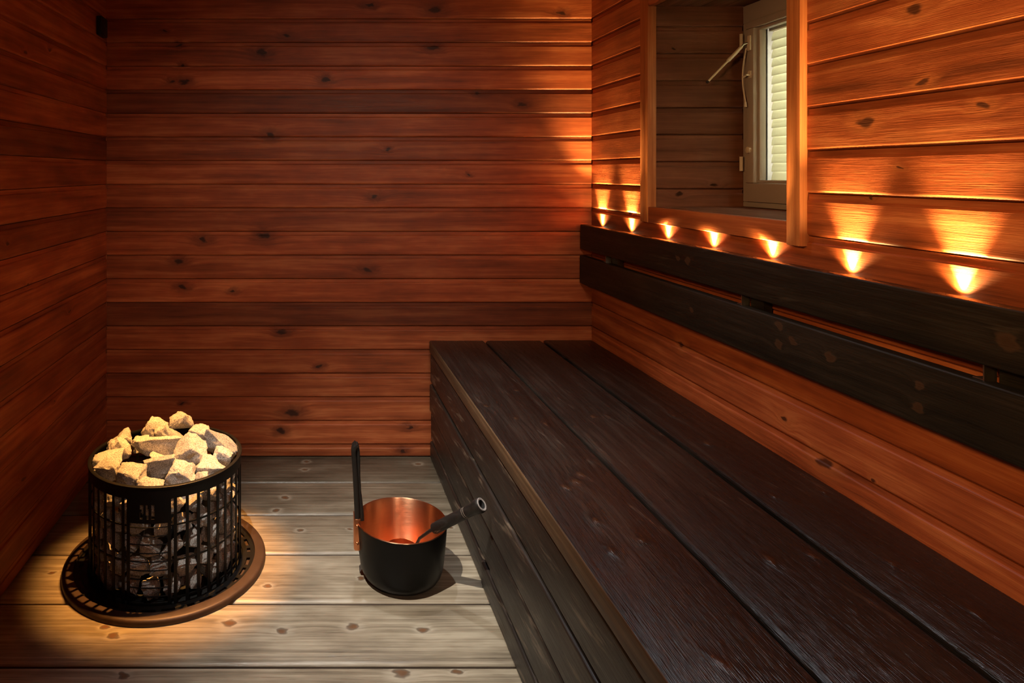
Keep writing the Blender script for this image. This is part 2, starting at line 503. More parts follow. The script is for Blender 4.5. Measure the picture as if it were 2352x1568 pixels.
# floor planks
edges = [BY + 0.03, 2.364, 2.140, 1.918, 1.699, 1.482, 1.262, 1.042, 0.822, 0.602, 0.382, 0.162, -0.058, -0.278, -0.498, -0.718]
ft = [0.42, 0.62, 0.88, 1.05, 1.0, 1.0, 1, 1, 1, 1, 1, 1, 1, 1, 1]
mb = MB()
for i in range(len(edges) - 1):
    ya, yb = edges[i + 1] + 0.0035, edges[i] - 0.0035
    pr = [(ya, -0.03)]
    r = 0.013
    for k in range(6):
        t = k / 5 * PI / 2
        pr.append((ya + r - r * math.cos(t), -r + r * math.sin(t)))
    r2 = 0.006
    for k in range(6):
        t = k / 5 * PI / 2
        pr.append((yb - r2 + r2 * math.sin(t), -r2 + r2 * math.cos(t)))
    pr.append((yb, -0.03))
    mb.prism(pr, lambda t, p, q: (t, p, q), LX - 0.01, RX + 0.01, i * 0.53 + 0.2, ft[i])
mb.box(LX - 0.1, RX + 0.1, FY - 0.1, BY + 0.1, -0.08, -0.031, tint=0.08)
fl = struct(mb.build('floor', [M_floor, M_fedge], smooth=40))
for f in fl.data.polygons:                       # the eased plank edges get a darker brown wood
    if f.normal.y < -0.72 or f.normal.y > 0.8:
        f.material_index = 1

# ------------------------------------------------------------------ window
# casing (trim) round the opening
cw = 0.047
mb = MB(); mb.box(RX - 0.016, RX + 0.012, WY1 - 0.003, WY1 + cw, 0.941, 1.70, 0.002, 0.3)
struct(mb.build('trim_1', M_casing, smooth=40), 'window casing board on the far side of the window')
mb = MB(); mb.box(RX - 0.016, RX + 0.012, WY0 - 0.041, WY0 + 0.001, 0.938, 1.70, 0.002, 0.9)
struct(mb.build('trim_2', M_casing, smooth=40), 'window casing board on the near side of the window')
mb = MB(); mb.box(RX - 0.015, RX + 0.012, WY0 + 0.001, WY1 - 0.003, 0.941, WZ0, 0.002, 0.5)
struct(mb.build('trim_3', M_sillcase, smooth=40), 'window casing board under the window')
mb = MB(); mb.box(RX - 0.015, RX + 0.012, WY0 + 0.001, WY1 - 0.003, WZ1, 1.70, 0.002, 0.7)
struct(mb.build('trim_4', M_sillcase, smooth=40), 'window casing board above the window')

win = bpy.data.objects.new('window_1', None)
COL.objects.link(win)
win.location = (RVX, (WY0 + WY1) / 2, WZ0)
struct(win)
# boarded reveal
mb = MB()
zz = WZ0 - 0.03
k = 0
while zz < WZ1:
    z1 = min(zz + 0.0855, WZ1 + 0.02)
    pr = [(p, q) for p, q in wall_profile(zz, z1)]
    mb.prism(pr, lambda t, p, q: (t, WY1 - p, q), RX + 0.005, RVX + 0.005, 20 + k * 0.4, (1.05, 1, 0.9, 0.75, 0.8, 0.95, 1.05, 1.1)[k % 8])
    mb.prism(pr, lambda t, p, q: (t, WY0 + p, q), RX + 0.005, RVX + 0.005, 24 + k * 0.4, 1)
    zz += 0.0855
    k += 1
mb.box(RX + 0.013, 1.55, WY1 + 0.012, WY1 + 0.06, WZ0 - 0.05, WZ1 + 0.05)
mb.box(RX + 0.013, 1.55, WY0 - 0.06, WY0 - 0.012, WZ0 - 0.05, WZ1 + 0.05)
mb.build('reveal', M_reveal, win)
mb = MB()
mb.box(RX + 0.005, 1.55, WY0 - 0.012, WY1 + 0.012, WZ0 - 0.03, WZ0, bid=2.2)
mb.build('sill_board', M_revsill, win)
mb = MB()
for k in range(4):
    mb.box(RX + 0.005 + 0.074 * k, RX + 0.005 + 0.074 * (k + 1) - 0.002, WY0 - 0.012, WY1 + 0.012, WZ1, WZ1 + 0.02, bid=3 + k)
mb.box(RX + 0.005, 1.55, WY0 - 0.012, WY1 + 0.012, WZ1 + 0.02, WZ1 + 0.05)
mb.build('head_board', M_revsill, win)


def ring(mb, x0, x1, y0, y1, z0, z1, w, wt, wb, bev=0.002, bid=0):
    mb.box(x0, x1, y1 - w, y1, z0 + wb, z1 - wt, bev)
    mb.box(x0, x1, y0, y0 + w, z0 + wb, z1 - wt, bev)
    mb.box(x0, x1, y0, y1, z1 - wt, z1, bev)
    mb.box(x0, x1, y0, y1, z0, z0 + wb, bev)


# fixed frame (outer joinery), inner sash, outer sash
mb = MB(); ring(mb, RVX + 0.004, 1.50, WY0 + 0.001, WY1 - 0.001, WZ0 + 0.001, WZ1 - 0.001, 0.02, 0.055, 0.016)
mb.build('frame', M_white, win, 40)
sy0, sy1, sz0, sz1 = WY0 + 0.022, WY1 - 0.022, WZ0 + 0.018, WZ1 - 0.057
mb = MB(); ring(mb, RVX - 0.004, RVX + 0.036, sy0, sy1, sz0, sz1, 0.040, 0.022, 0.058, 0.003)
sash = mb.build('sash', M_white, win, 40)
mb = MB(); ring(mb, RVX + 0.010, RVX + 0.030, sy0 + 0.04, sy1 - 0.04, sz0 + 0.058, sz1 - 0.022, 0.009, 0.009, 0.009, 0.002)
mb.build('glazing_bead', M_white, sash, 40)
mb = MB(); mb.box(RVX + 0.016, RVX + 0.020, sy0 + 0.04, sy1 - 0.04, sz0 + 0.058, sz1 - 0.022)
mb.build('pane', M_glass, win)
mb = MB(); ring(mb, RVX + 0.037, RVX + 0.043, WY0 + 0.03, WY1 - 0.03, WZ0 + 0.03, WZ1 - 0.065, 0.028, 0.012, 0.034, 0.0)
mb.build('gasket', M_gasket, win)
mb = MB(); ring(mb, 1.44, 1.48, WY0 + 0.012, WY1 - 0.012, WZ0 + 0.02, WZ1 - 0.06, 0.030, 0.02, 0.04, 0.002)
mb.build('outer_sash', M_white, win, 40)
mb = MB(); mb.box(1.455, 1.459, WY0 + 0.03, WY1 - 0.03, WZ0 + 0.05, WZ1 - 0.07)
mb.build('outer_pane', M_glass, win)
for z in (1.103, 1.488):
    mb = MB(); mb.tube([(RVX - 0.007, WY1 - 0.010, z), (RVX - 0.007, WY1 - 0.010, z + 0.045)], 0.0055, 10)
    mb.build('hinge', M_plast, win, 40)
mb = MB(); mb.tube([(RVX - 0.004, WY1 - 0.045, 1.168), (RVX - 0.011, WY1 - 0.045, 1.168), (RVX - 0.012, WY1 - 0.045, 1.168)], [0.010, 0.010, 0.006], 16)
mb.build('plug', M_plast, win, 40)

# venetian blind between the panes, its rod and cord on the room side of the sash
bl = thing('venetian_blind', 'cream venetian blind between the panes of the small window, with tilt rod and cord', 'blind', (1.398, 1.80, WZ1 - 0.09))
mb = MB()
bx, by0, by1 = 1.398, 1.545, 2.052
z = WZ1 - 0.105
top = z
while z > WZ0 + 0.085:
    pr = []
    for k in range(5):
        u = (k / 4 - 0.5)
        pr.append((u * 0.006 + 0.0018 * (1 - 4 * u * u), -u * 0.0285))
    pr2 = pr + [(p + 0.0003, q) for p, q in reversed(pr)]
    mb.prism(pr2, lambda t, p, q, z=z: (bx - p, t, z + q), by0, by1)
    z -= 0.0268
bot = z
mb.build('slats', M_slat, bl, 60)
mb = MB(); mb.box(bx - 0.012, bx + 0.012, by0, by1, WZ1 - 0.090, WZ1 - 0.072, 0.002)
mb.build('headrail', M_plast, bl, 40)
mb = MB(); mb.box(bx - 0.010, bx + 0.010, by0, by1, bot + 0.004, bot + 0.014, 0.002)
mb.build('bottom_rail', M_plast, bl, 40)
rx, ry, rz = RVX - 0.004, WY1 - 0.047, 1.497
mb = MB(); mb.box(rx - 0.007, rx, ry - 0.010, ry + 0.006, rz - 0.024, rz + 0.024, 0.0035)
pl = mb.build('bracket_plate', M_plast, bl, 40)
mb = MB(); mb.tube([(rx - 0.004, ry, rz + 0.002), (rx - 0.016, ry + 0.004, rz - 0.002), (rx - 0.022, ry + 0.006, rz - 0.010)], 0.003, 8)
mb.build('swivel', M_steel, pl, 40)
mb = MB()
p0, p1 = Vector((rx - 0.022, ry + 0.006, rz - 0.010)), Vector((rx - 0.125, ry + 0.010, rz - 0.118))
mb.tube([p0, p0.lerp(p1, 0.40)], 0.0055, 10)
mb.tube([p0.lerp(p1, 0.40), p0.lerp(p1, 0.98)], 0.0032, 10)
mb.build('tilt_rod', M_plast, bl, 40)
mb = MB(); mb.tube([p0.lerp(p1, 0.98), p1.lerp(p0, -0.02)], 0.004, 10)
mb.build('rod_tip', M_gasket, bl, 40)
mb = MB()
for s in (-1, 1):
    pts = []
    for k in range(13):
        u = k / 12
        pts.append((rx - 0.010 - 0.004 * math.sin(u * PI), ry + 0.003 + 0.011 * math.sin(u * PI * 0.9) + s * 0.0015, rz - 0.015 - 0.165 * u))
    mb.tube(pts, 0.0012, 6)
mb.build('cord', M_plast, bl, 40)
mb = MB(); mb.tube([(rx - 0.010, ry + 0.006, rz - 0.180), (rx - 0.010, ry + 0.006, rz - 0.196)], [0.003, 0.005], 10)
mb.build('cord_toggle', M_plast, bl, 40)
mb = MB()
mb.tube([(rx, ry - 0.003, rz - 0.098), (rx - 0.012, ry - 0.003, rz - 0.098), (rx - 0.014, ry + 0.012, rz - 0.103)], 0.003, 8)
mb.box(rx - 0.003, rx, ry - 0.009, ry + 0.004, rz - 0.108, rz - 0.086, 0.001)
mb.tube([(rx - 0.003 + 0.001 * 0, ry - 0.002 + 0.006 * math.cos(t), rz - 0.092 + 0.006 * math.sin(t)) for t in [2 * PI * k / 14 for k in range(15)]], 0.002, 6)
mb.build('cord_hook', M_plast, bl, 40)

# ------------------------------------------------------------------ bench


def fx(y):
    return 0.4477 - 0.0088 * y


def rrect(p0, p1, q0, q1, r, n=3):
    pts = []
    for (cx, cy, a) in ((p0 + r, q0 + r, PI), (p1 - r, q0 + r, 1.5 * PI), (p1 - r, q1 - r, 0), (p0 + r, q1 - r, 0.5 * PI)):
        for k in range(n + 1):
            t = a + k / n * PI / 2
            pts.append((cx + r * math.cos(t), cy + r * math.sin(t)))
    return pts


BZ = 0.4535
bench = thing('sauna_bench', 'long low sauna bench of dark stained planks along the window wall', 'bench', (0.74, 1.2, 0.0))
BE0, BE1 = -0.40, 2.556
mb = MB()
mb.prism(rrect(0.0, 0.192, BZ - 0.045, BZ, 0.005), lambda t, p, q: (0.633 - (0.633 - fx(t)) * (1 - p / 0.192), t, q), BE0, BE1, 0.2, 1.0, seg=8)
sb = mb.build('seat_board', [M_seat, M_edge], bench, 40)
for f in sb.data.polygons:                       # the bare front edge of the board is worn to paler wood
    if f.normal.x < -0.6:
        f.material_index = 1
mb = MB(); mb.prism(rrect(0.641, 0.857, BZ - 0.045, BZ, 0.011, 4), lambda t, p, q: (p, t, q), BE0, BE1, 0.63, 1.15)
mb.build('seat_board', M_seat, bench, 40)
mb = MB(); mb.prism(rrect(0.8635, 1.0505, BZ - 0.045, BZ + 0.002, 0.006), lambda t, p, q: (p, t, q), BE0, BE1, 0.91, 0.95)
mb.build('seat_board', M_seat, bench, 40)
rows = [(0.003, 0.069), (0.0755, 0.1765), (0.184, 0.287), (0.2945, 0.4035)]
for i, (z0, z1) in enumerate(rows):
    spans = [(BE0, BE1)] if i > 1 else ([(BE0, 1.695), (1.697, BE1)] if i == 1 else [(BE0, 1.77), (1.772, BE1)])
    for j, (a, b) in enumerate(spans):
        mb = MB()
        out = (0.000, 0.003, 0.001, 0.004)[i] + (0.003 if j else 0)
        mb.prism(rrect(0.0, 0.024, z0, z1, 0.006), lambda t, p, q: (fx(t) + out + p, t, q), a, b, 1.3 + i * 0.77 + j * 0.31, (1.15, 1.0, 1.1, 0.95)[i] * (0.75 if j else 1.0), seg=6)
        mb.build('front_board', M_fascia, bench, 40)
mb = MB()
for yy in (0.1, 1.3, 2.45):
    mb = MB()
    mb.box(0.50, 0.545, yy, yy + 0.045, 0.0, BZ - 0.09)
    mb.box(0.99, 1.035, yy, yy + 0.045, 0.0, BZ - 0.09)
    mb.box(0.50, 1.035, yy, yy + 0.045, BZ - 0.0901, BZ - 0.0455)
    mb.build('trestle', M_fascia, bench)

# ------------------------------------------------------------------ backrest on the wall
rest = thing('backrest', 'dark two-board backrest fixed to the wall above the bench', 'backrest', (1.02, 1.2, 0.68))
bx0, bx1 = 1.0045, 1.031
mb = MB(); mb.prism(rrect(bx0, bx1, 0.806, 0.900, 0.004), lambda t, p, q: (p, t, q), -0.4, 2.556, 3.1, 1.0)
mb.build('backrest_board', M_rest, rest, 40)
mb = MB(); mb.prism(rrect(bx0, bx1, 0.674, 0.780, 0.004), lambda t, p, q: (p, t, q), -0.4, 2.562, 3.7, 1.1)
mb.build('backrest_board', M_rest, rest, 40)
for yy in (0.20, 0.965, 1.545, 2.30):
    mb = MB(); mb.box(1.0315, 1.0525, yy, yy + 0.045, 0.684, 0.872, 0.001, tint=0.6)
    bt_ = mb.build('batten', M_rest, rest)
    mb = MB()
    mb.box(1.012, 1.0315, yy + 0.048, yy + 0.050, 0.770, 0.815)
    mb.box(1.012, 1.030, yy + 0.050, yy + 0.066, 0.781, 0.783)
    mb.tube([(1.020, yy + 0.052, 0.783), (1.020, yy + 0.052, 0.803)], 0.003, 8)
    mb.build('metal_clip', M_steel, bt_, 40)

# ------------------------------------------------------------------ uplights behind the backrest
LED_Y = [2.470, 2.240, 2.006, 1.774, 1.545, 1.315, 1.088]
LED_W, LED_C = 62.0, (1.0, 0.60, 0.21)
LED_MORE = [0.858, 0.628, 0.398, 0.168, -0.062, -0.292]     # the row runs on past the edge of the photograph
led_names = ['small uplight behind the backrest, closest to the back corner of the room',
             'small uplight behind the backrest, left of the far window casing board',
             'small uplight under the window, nearest its far casing board',
             'small uplight under the middle of the window, third light from each end save one',
             'small uplight under the window, just short of its near casing board',
             'small uplight behind the backrest, first one past the near window casing board',
             'small uplight behind the backrest, nearest the camera and largest glow']
led_names[3] = 'small uplight under the middle of the window, between two other lights under it'
for i, yy in enumerate(LED_Y):
    mb = MB()
    mb.lathe([(0.0, 0.0), (0.0045, 0.0), (0.0045, 0.020), (0.0035, 0.0205)], (RX - 0.0065, yy, 0.8725), 14)
    lt_ = mb.build('wall_uplight', M_steel)
    tag(lt_, led_names[i], 'light', 'uplights along the backrest')
    mb = MB(); mb.lathe([(0.0035, 0.0205), (0.0026, 0.0228), (0.0, 0.0235)], (RX - 0.0065, yy, 0.8725), 14)
    ln = mb.build('lens', M_lens, lt_, 60)
    ln.visible_shadow = True
for yy in LED_Y + LED_MORE:
    d = bpy.data.lights.new('uplight_beam', 'SPOT')
    d.energy = LED_W
    d.color = LED_C
    d.spot_size = R(62)
    d.spot_blend = 1.0
    d.shadow_soft_size = 0.002
    o = bpy.data.objects.new('uplight_beam', d)
    COL.objects.link(o)
    o.location = (RX - 0.0065, yy, 0.8965)
    o.rotation_euler = (Vector((0.02, 0, 1)).to_track_quat('-Z', 'Y')).to_euler()
    d = bpy.data.lights.new('uplight_spill', 'SPOT')          # the wide, weak part of the same lamp's light
    d.energy, d.color = LED_W * 0.05, LED_C
    d.spot_size, d.spot_blend = R(125), 1.0
    d.shadow_soft_size = 0.004
    o = bpy.data.objects.new('uplight_spill', d)
    COL.objects.link(o)
    o.location = (RX - 0.012, yy, 0.896)
    o.rotation_euler = (Vector((0.1, 0, 1)).to_track_quat('-Z', 'Y')).to_euler()

# ------------------------------------------------------------------ heater
HC = Vector((-0.4306, 1.886, 0.0))
HR, HT = 0.2095, 0.304
face = math.atan2(-HC.y, -HC.x)                   # direction from the heater towards the room's door
heater = thing('sauna_heater', 'round black electric sauna heater sunk in the floor, filled with stones', 'heater', HC)


def hp(phi, r, z):
    """phi: angle from the heater's front, positive to the right as one faces it."""
    a = face + phi
    return (HC.x + r * math.cos(a), HC.y + r * math.sin(a), z)


def arc_plate(mb, p0, p1, z0, z1, r=HR, th=0.0022, n=4):
    n = max(1, int(abs(p1 - p0) / 0.08) + 1)
    vs, fs = [], []
    for k in range(n + 1):
        p = p0 + (p1 - p0) * k / n
        vs += [hp(p, r, z0), hp(p, r, z1), hp(p, r - th, z1), hp(p, r - th, z0)]
    for k in range(n):
        for i in range(4):
            j = (i + 1) % 4
            fs.append((k * 4 + i, k * 4 + j, (k + 1) * 4 + j, (k + 1) * 4 + i))
    fs += [(0, 1, 2, 3), tuple(n * 4 + i for i in range(4))]
    mb.add(vs, fs)


PA, PB = R(-28), R(3)                              # front panel limits
BAND = HT - 0.030
mb = MB()
mb.lathe([(HR - 0.0022, BAND), (HR, BAND), (HR, HT - 0.004), (HR + 0.002, HT - 0.003), (HR + 0.002, HT + 0.001), (HR, HT + 0.002),
          (HR - 0.007, HT + 0.002), (HR - 0.008, HT), (HR - 0.008, HT - 0.004), (HR - 0.0022, HT - 0.005), (HR - 0.0022, BAND)], HC, 96)
mb.build('top_rim', M_black, heater, 40)
mb = MB()
nb = 44
for k in range(nb):
    p = PB + R(3.0) + (2 * PI - (PB - PA) - R(6.0)) * k / (nb - 5)
    if k > nb - 5:
        break
    w = 0.0041 / HR
    arc_plate(mb, p - w, p + w, -0.02, BAND + 0.001)
mb.build('cage_bars', M_black, heater, 40)
mb = MB()
for z in (0.02, 0.115, 0.205):
    arc_plate(mb, PB, 2 * PI + PA, z - 0.002, z + 0.002, HR - 0.0022, 0.003)
mb.build('cage_hoops', M_black, heater, 40)
# front plate with three cut slots, framed window of fine rods below it
mb = MB()
PZ = BAND - 0.060
s0, s1 = PZ + 0.011, BAND - 0.013
arc_plate(mb, PA, PB, s1, BAND + 0.001)
arc_plate(mb, PA, PB, PZ, s0)
cuts = [(R(-18.4), R(-15.8)), (R(-14.2), R(-12.2)), (R(-10.4), R(-8.2))]
p = PA
for a, b in cuts:
    arc_plate(mb, p, a, s0, s1)
    p = b
arc_plate(mb, p, PB, s0, s1)
# the first slot is hooked, the second one slanted: small tongues of sheet left standing in them
arc_plate(mb, R(-18.4), R(-17.2), s0 + 0.019, s0 + 0.025)
arc_plate(mb, R(-16.4), R(-15.8), s0, s0 + 0.014)
arc_plate(mb, R(-14.2), R(-13.5), s0, s0 + 0.010)
arc_plate(mb, R(-12.9), R(-12.2), s1 - 0.010, s1)
arc_plate(mb, PA, PA + R(2.2), -0.02, PZ)
arc_plate(mb, PB - R(2.2), PB, -0.02, PZ)
arc_plate(mb, PA, PB, -0.02, 0.012)
mb.build('front_panel', M_black, heater, 40)
mb = MB()
for k in range(9):
    z = 0.028 + (PZ - 0.040) * k / 8
    mb.tube([hp(PA + (PB - PA) * i / 8, HR - 0.004, z) for i in range(9)], 0.0014, 6)
mb.build('front_rods', M_black, heater, 40)
mb = MB()
mb.lathe([(0.0, 0.242), (0.09, 0.240), (0.125, 0.225), (0.132, 0.0), (0.0, 0.0)], HC, 40)
mb.build('core', M_dark, heater, 40)
# floor flange: broad patinated ring, black inner ring with slots, flat black disc painting the shade of the well
mb = MB()
mb.lathe([(0.279, 0.0005), (0.279, 0.010), (0.276, 0.0145), (0.271, 0.016), (0.253, 0.017), (0.249, 0.0165), (0.248, 0.004)], HC, 96)
mb.build('floor_flange', M_bronze, heater, 40)
mb = MB()
zi = 0.0085
for (r0, r1) in ((0.213, 0.2265), (0.2365, 0.248)):
    mb.lathe([(r0, zi - 0.003), (r0, zi), (r1, zi), (r1, zi - 0.003)], HC, 96)
ns = 30
for k in range(ns):
    a0 = 2 * PI * k / ns
    wd = 0.30 if k % 3 else 0.62
    mb.lathe([(0.2265, zi - 0.003), (0.2265, zi), (0.2365, zi), (0.2365, zi - 0.003)], HC, 4, 0, a0, a0 + 2 * PI / ns * wd)
mb.build('slotted_ring', M_black, heater, 40)
mb = MB(); mb.lathe([(0.0, 0.0012), (0.216, 0.0012)], HC, 64)
mb.build('well', M_dark, heater)
mb = MB(); mb.lathe([(0.216, 0.0018), (0.2478, 0.0018)], HC, 64)
mb.build('catch_tray', M_bronze, heater)

# ------------------------------------------------------------------ stones


def rock_mesh(seed, dims, name='sauna_stone', smoothness=1):
    r = random.Random(seed)
    bm = bmesh.new()
    for k in range(16):
        while True:
            v = Vector((r.uniform(-1, 1), r.uniform(-1, 1), r.uniform(-1, 1)))
            if 0.35 < v.length < 1:
                break
        v = v.normalized()
        pw = 0.62
        v = Vector([math.copysign(abs(c) ** pw, c) for c in v]) * r.uniform(0.82, 1.0)
        bm.verts.new(v)
    res = bmesh.ops.convex_hull(bm, input=bm.verts[:])
    bmesh.ops.delete(bm, geom=[g for g in res['geom_interior'] if isinstance(g, bmesh.types.BMVert)], context='VERTS')
    bmesh.ops.dissolve_limit(bm, angle_limit=R(17), verts=bm.verts[:], edges=bm.edges[:])
    bmesh.ops.bevel(bm, geom=bm.edges[:], offset=0.055, segments=2, profile=0.6, affect='EDGES')
    bmesh.ops.triangulate(bm, faces=bm.faces[:])
    for it in range(3):
        long_e = [e for e in bm.edges if e.calc_length() > 0.16]
        if long_e:
            bmesh.ops.subdivide_edges(bm, edges=long_e, cuts=1)
            bmesh.ops.triangulate(bm, faces=bm.faces[:])
    lo = [min(v.co[i] for v in bm.verts) for i in range(3)]
    hi = [max(v.co[i] for v in bm.verts) for i in range(3)]
    for v in bm.verts:
        n = mnoise.fractal(v.co * 1.6 + Vector((seed, 0, 0)), 1.0, 2.0, 4)
        v.co += v.co.normalized() * (n * 0.13 + 0.03 * mnoise.fractal(v.co * 6.0 + Vector((0, seed, 0)), 1.0, 2.0, 3))
    for v in bm.verts:
        v.co = Vector([(v.co[i] - (lo[i] + hi[i]) / 2) / (hi[i] - lo[i]) * dims[i] for i in range(3)])
    bmesh.ops.recalc_face_normals(bm, faces=bm.faces[:])
    me = bpy.data.meshes.new(name)
    bm.to_mesh(me)
    bm.free()
    me.polygons.foreach_set('use_smooth', [True] * len(me.polygons))
    me.set_sharp_from_angle(angle=R(35))
    me.materials.append(M_stone)
    return me


# how far each stone had to shift so that it only touches its neighbours
OFF = [(0.002,0.001,0.000), (-0.005,0.006,0.002), (-0.011,0.000,-0.001), (0.002,0.001,0.001), (0.009,-0.007,-0.001), (-0.006,0.004,0.001),
(0.003,-0.003,0.001), (0.001,0.007,0.000), (-0.003,0.005,0.003), (0.008,-0.008,-0.003), (-0.000,0.005,-0.005), (-0.004,0.001,-0.004),
(-0.012,0.005,0.003), (0.010,-0.012,0.002), (0.002,0.000,0.004), (-0.018,-0.013,-0.004), (-0.000,-0.000,0.003), (-0.009,0.008,0.003),
(0.008,0.009,0.000), (0.000,0.000,0.000), (0.014,0.001,-0.000), (-0.000,0.001,0.000), (0.000,-0.001,-0.000), (-0.000,0.000,0.000),
(0.000,-0.000,-0.000), (0.000,0.000,0.000), (-0.001,-0.000,-0.001), (0.000,0.000,-0.000), (-0.000,-0.000,-0.000), (0.000,-0.000,0.000),
(0.000,0.000,-0.000), (-0.002,0.004,-0.001), (-0.004,0.001,0.002), (-0.004,-0.001,-0.002), (-0.003,-0.004,0.000), (-0.000,-0.005,0.001),
(0.007,-0.000,-0.000), (0.004,0.001,-0.001), (0.002,-0.000,0.000), (0.001,0.000,-0.000), (-0.000,0.004,0.000), (-0.000,0.000,0.000),
(0.000,0.000,0.000), (0.000,-0.000,-0.001), (0.001,-0.000,-0.002), (0.002,-0.000,-0.004), (-0.002,-0.001,0.000), (0.000,-0.001,-0.000),
(0.002,0.001,-0.002), (0.000,0.000,0.000), (0.000,0.000,0.000), (-0.002,0.003,0.000), (0.000,-0.002,0.000), (0.000,-0.000,0.002),
(-0.002,0.000,0.004), (0.000,0.000,0.000), (-0.000,-0.000,0.000), (-0.000,-0.000,0.001), (0.000,0.000,0.000), (0.000,0.000,-0.000),
(0.000,0.000,0.000), (-0.001,0.003,-0.001), (0.000,-0.001,0.000), (0.001,-0.001,-0.000), (0.000,-0.002,-0.002), (0.000,-0.000,-0.000),
(-0.001,-0.000,0.000), (0.000,-0.001,-0.002), (0.001,0.000,-0.000), (0.001,0.000,-0.002), (0.000,0.000,-0.000)]
# the pile on top: x, y, z of centre, width, height as seen, depth factor, roll in the picture, label
TOP = [
    ("small pale stone at the back of the pile, peaking above the heater's far rim", -0.422, 2.035, 0.333, 0.056, 0.050, 0.9, 20),
    ("speckled stone left of the peak stone at the back of the heater", -0.486, 1.998, 0.320, 0.062, 0.052, 0.9, -25),
    ("leaning wedge stone in front of the peak stone, its lower left face dark", -0.428, 1.975, 0.316, 0.085, 0.050, 0.8, -45),
    ("pale blocky stone at the back right, between the wedge and the long slab", -0.358, 1.960, 0.316, 0.074, 0.066, 0.9, 15),
    ("long pale slab stone leaning against the right rim of the heater", -0.298, 1.944, 0.312, 0.108, 0.046, 0.8, -42),
    ("pale triangular stone at the back left, left of the big flat stone", -0.572, 1.972, 0.306, 0.052, 0.040, 0.9, 40),
    ("brown stone at the left rim with a shaded rough front face", -0.587, 1.862, 0.299, 0.068, 0.046, 0.9, 28),
    ("yellowish stone just right of the brown stone at the left rim", -0.576, 1.912, 0.302, 0.062, 0.050, 0.9, -30),
    ("biggest flat stone, lying across the middle of the pile with a dark front face", -0.465, 1.905, 0.313, 0.138, 0.044, 0.7, -6),
    ("small flat stone tucked behind the left end of the big flat stone", -0.528, 1.962, 0.303, 0.056, 0.030, 0.9, 10),
    ("narrow stone wedged in front of the big flat stone", -0.440, 1.868, 0.296, 0.060, 0.034, 0.8, 0),
    ("thin sliver stone at the far left against the rim", -0.592, 1.812, 0.288, 0.030, 0.036, 1.0, -40),
    ("rounded pale stone at the front left, beside the sliver stone", -0.556, 1.790, 0.294, 0.056, 0.048, 0.9, 8),
    ("broad pale stone at the front left, right of the rounded one", -0.503, 1.768, 0.294, 0.072, 0.056, 0.9, -12),
    ("broad tan stone in the centre front with a stepped right edge", -0.432, 1.812, 0.304, 0.088, 0.058, 0.8, 20),
    ("speckled grey stone low at the front rim, in the middle", -0.418, 1.738, 0.287, 0.066, 0.040, 0.8, -6),
    ("cube-like stone at the front with a dark glittering left face", -0.364, 1.764, 0.293, 0.068, 0.052, 0.9, -28),
    ("large pale stone right of the centre, leaning up to the back", -0.357, 1.852, 0.309, 0.086, 0.066, 0.9, 38),
    ("grey rough stone at the front right of the pile", -0.301, 1.806, 0.296, 0.072, 0.046, 0.9, 12),
    ("small pointed grey stone at the right rim", -0.270, 1.872, 0.300, 0.046, 0.042, 0.9, -20),
    ("low pale stone at the front rim, right of the cube-like one", -0.322, 1.760, 0.288, 0.044, 0.028, 0.9, 14),
]
for i, (lab, x, y, z, w, h, dp, roll) in enumerate(TOP):
    me = rock_mesh(100 + i * 7, (w * 1.12, min(w, 0.075) * dp * 1.05, h * 1.15))
    o = bpy.data.objects.new('sauna_stone', me)
    COL.objects.link(o)
    o.location = Vector((x, y, z)) + Vector(OFF[i])
    # lean the top face a little towards the door, roll as it lies
    o.rotation_euler = (Matrix.Rotation(R(18), 3, 'X') @ Matrix.Rotation(R(-roll), 3, 'Y')).to_euler()
    tag(o, lab, 'stone', 'stones heaped on the heater')
# filler stones under the visible layer
protos = [rock_mesh(500 + k * 13, (r_[0], r_[1], r_[2])) for k, r_ in enumerate([(0.056, 0.05, 0.050), (0.052, 0.05, 0.052), (0.056, 0.046, 0.044),
                                                                                 (0.05, 0.05, 0.05), (0.054, 0.045, 0.054), (0.052, 0.048, 0.046), (0.057, 0.05, 0.048), (0.055, 0.046, 0.052)])]
ordw = ['first', 'second', 'third', 'fourth', 'fifth', 'sixth', 'seventh', 'eighth', 'ninth', 'tenth', 'eleventh', 'twelfth']
roww = ['lowest', 'second lowest', 'middle', 'second highest', 'highest']
r2 = random.Random(77)
for row in range(5):
    z = 0.036 + row * 0.0515
    for j in range(10):
        ph = R(-86) + R(172) * (j + (0.5 if row % 2 else 0.0)) / 9.5
        rr = HR - 0.034 - r2.uniform(0, 0.004)
        o = bpy.data.objects.new('sauna_stone', protos[r2.randrange(len(protos))])
        COL.objects.link(o)
        o.location = Vector(hp(ph, rr, z + r2.uniform(-0.004, 0.004))) + Vector(OFF[21 + row * 10 + j])
        o.rotation_euler = (r2.uniform(-0.5, 0.5), r2.uniform(-0.6, 0.6), face + ph + PI / 2 + r2.uniform(-0.25, 0.25))
        tag(o, 'grey stone behind the heater bars, %s row of stones, %s from the left' % (roww[row], ordw[j]), 'stone', 'stones behind the heater cage')

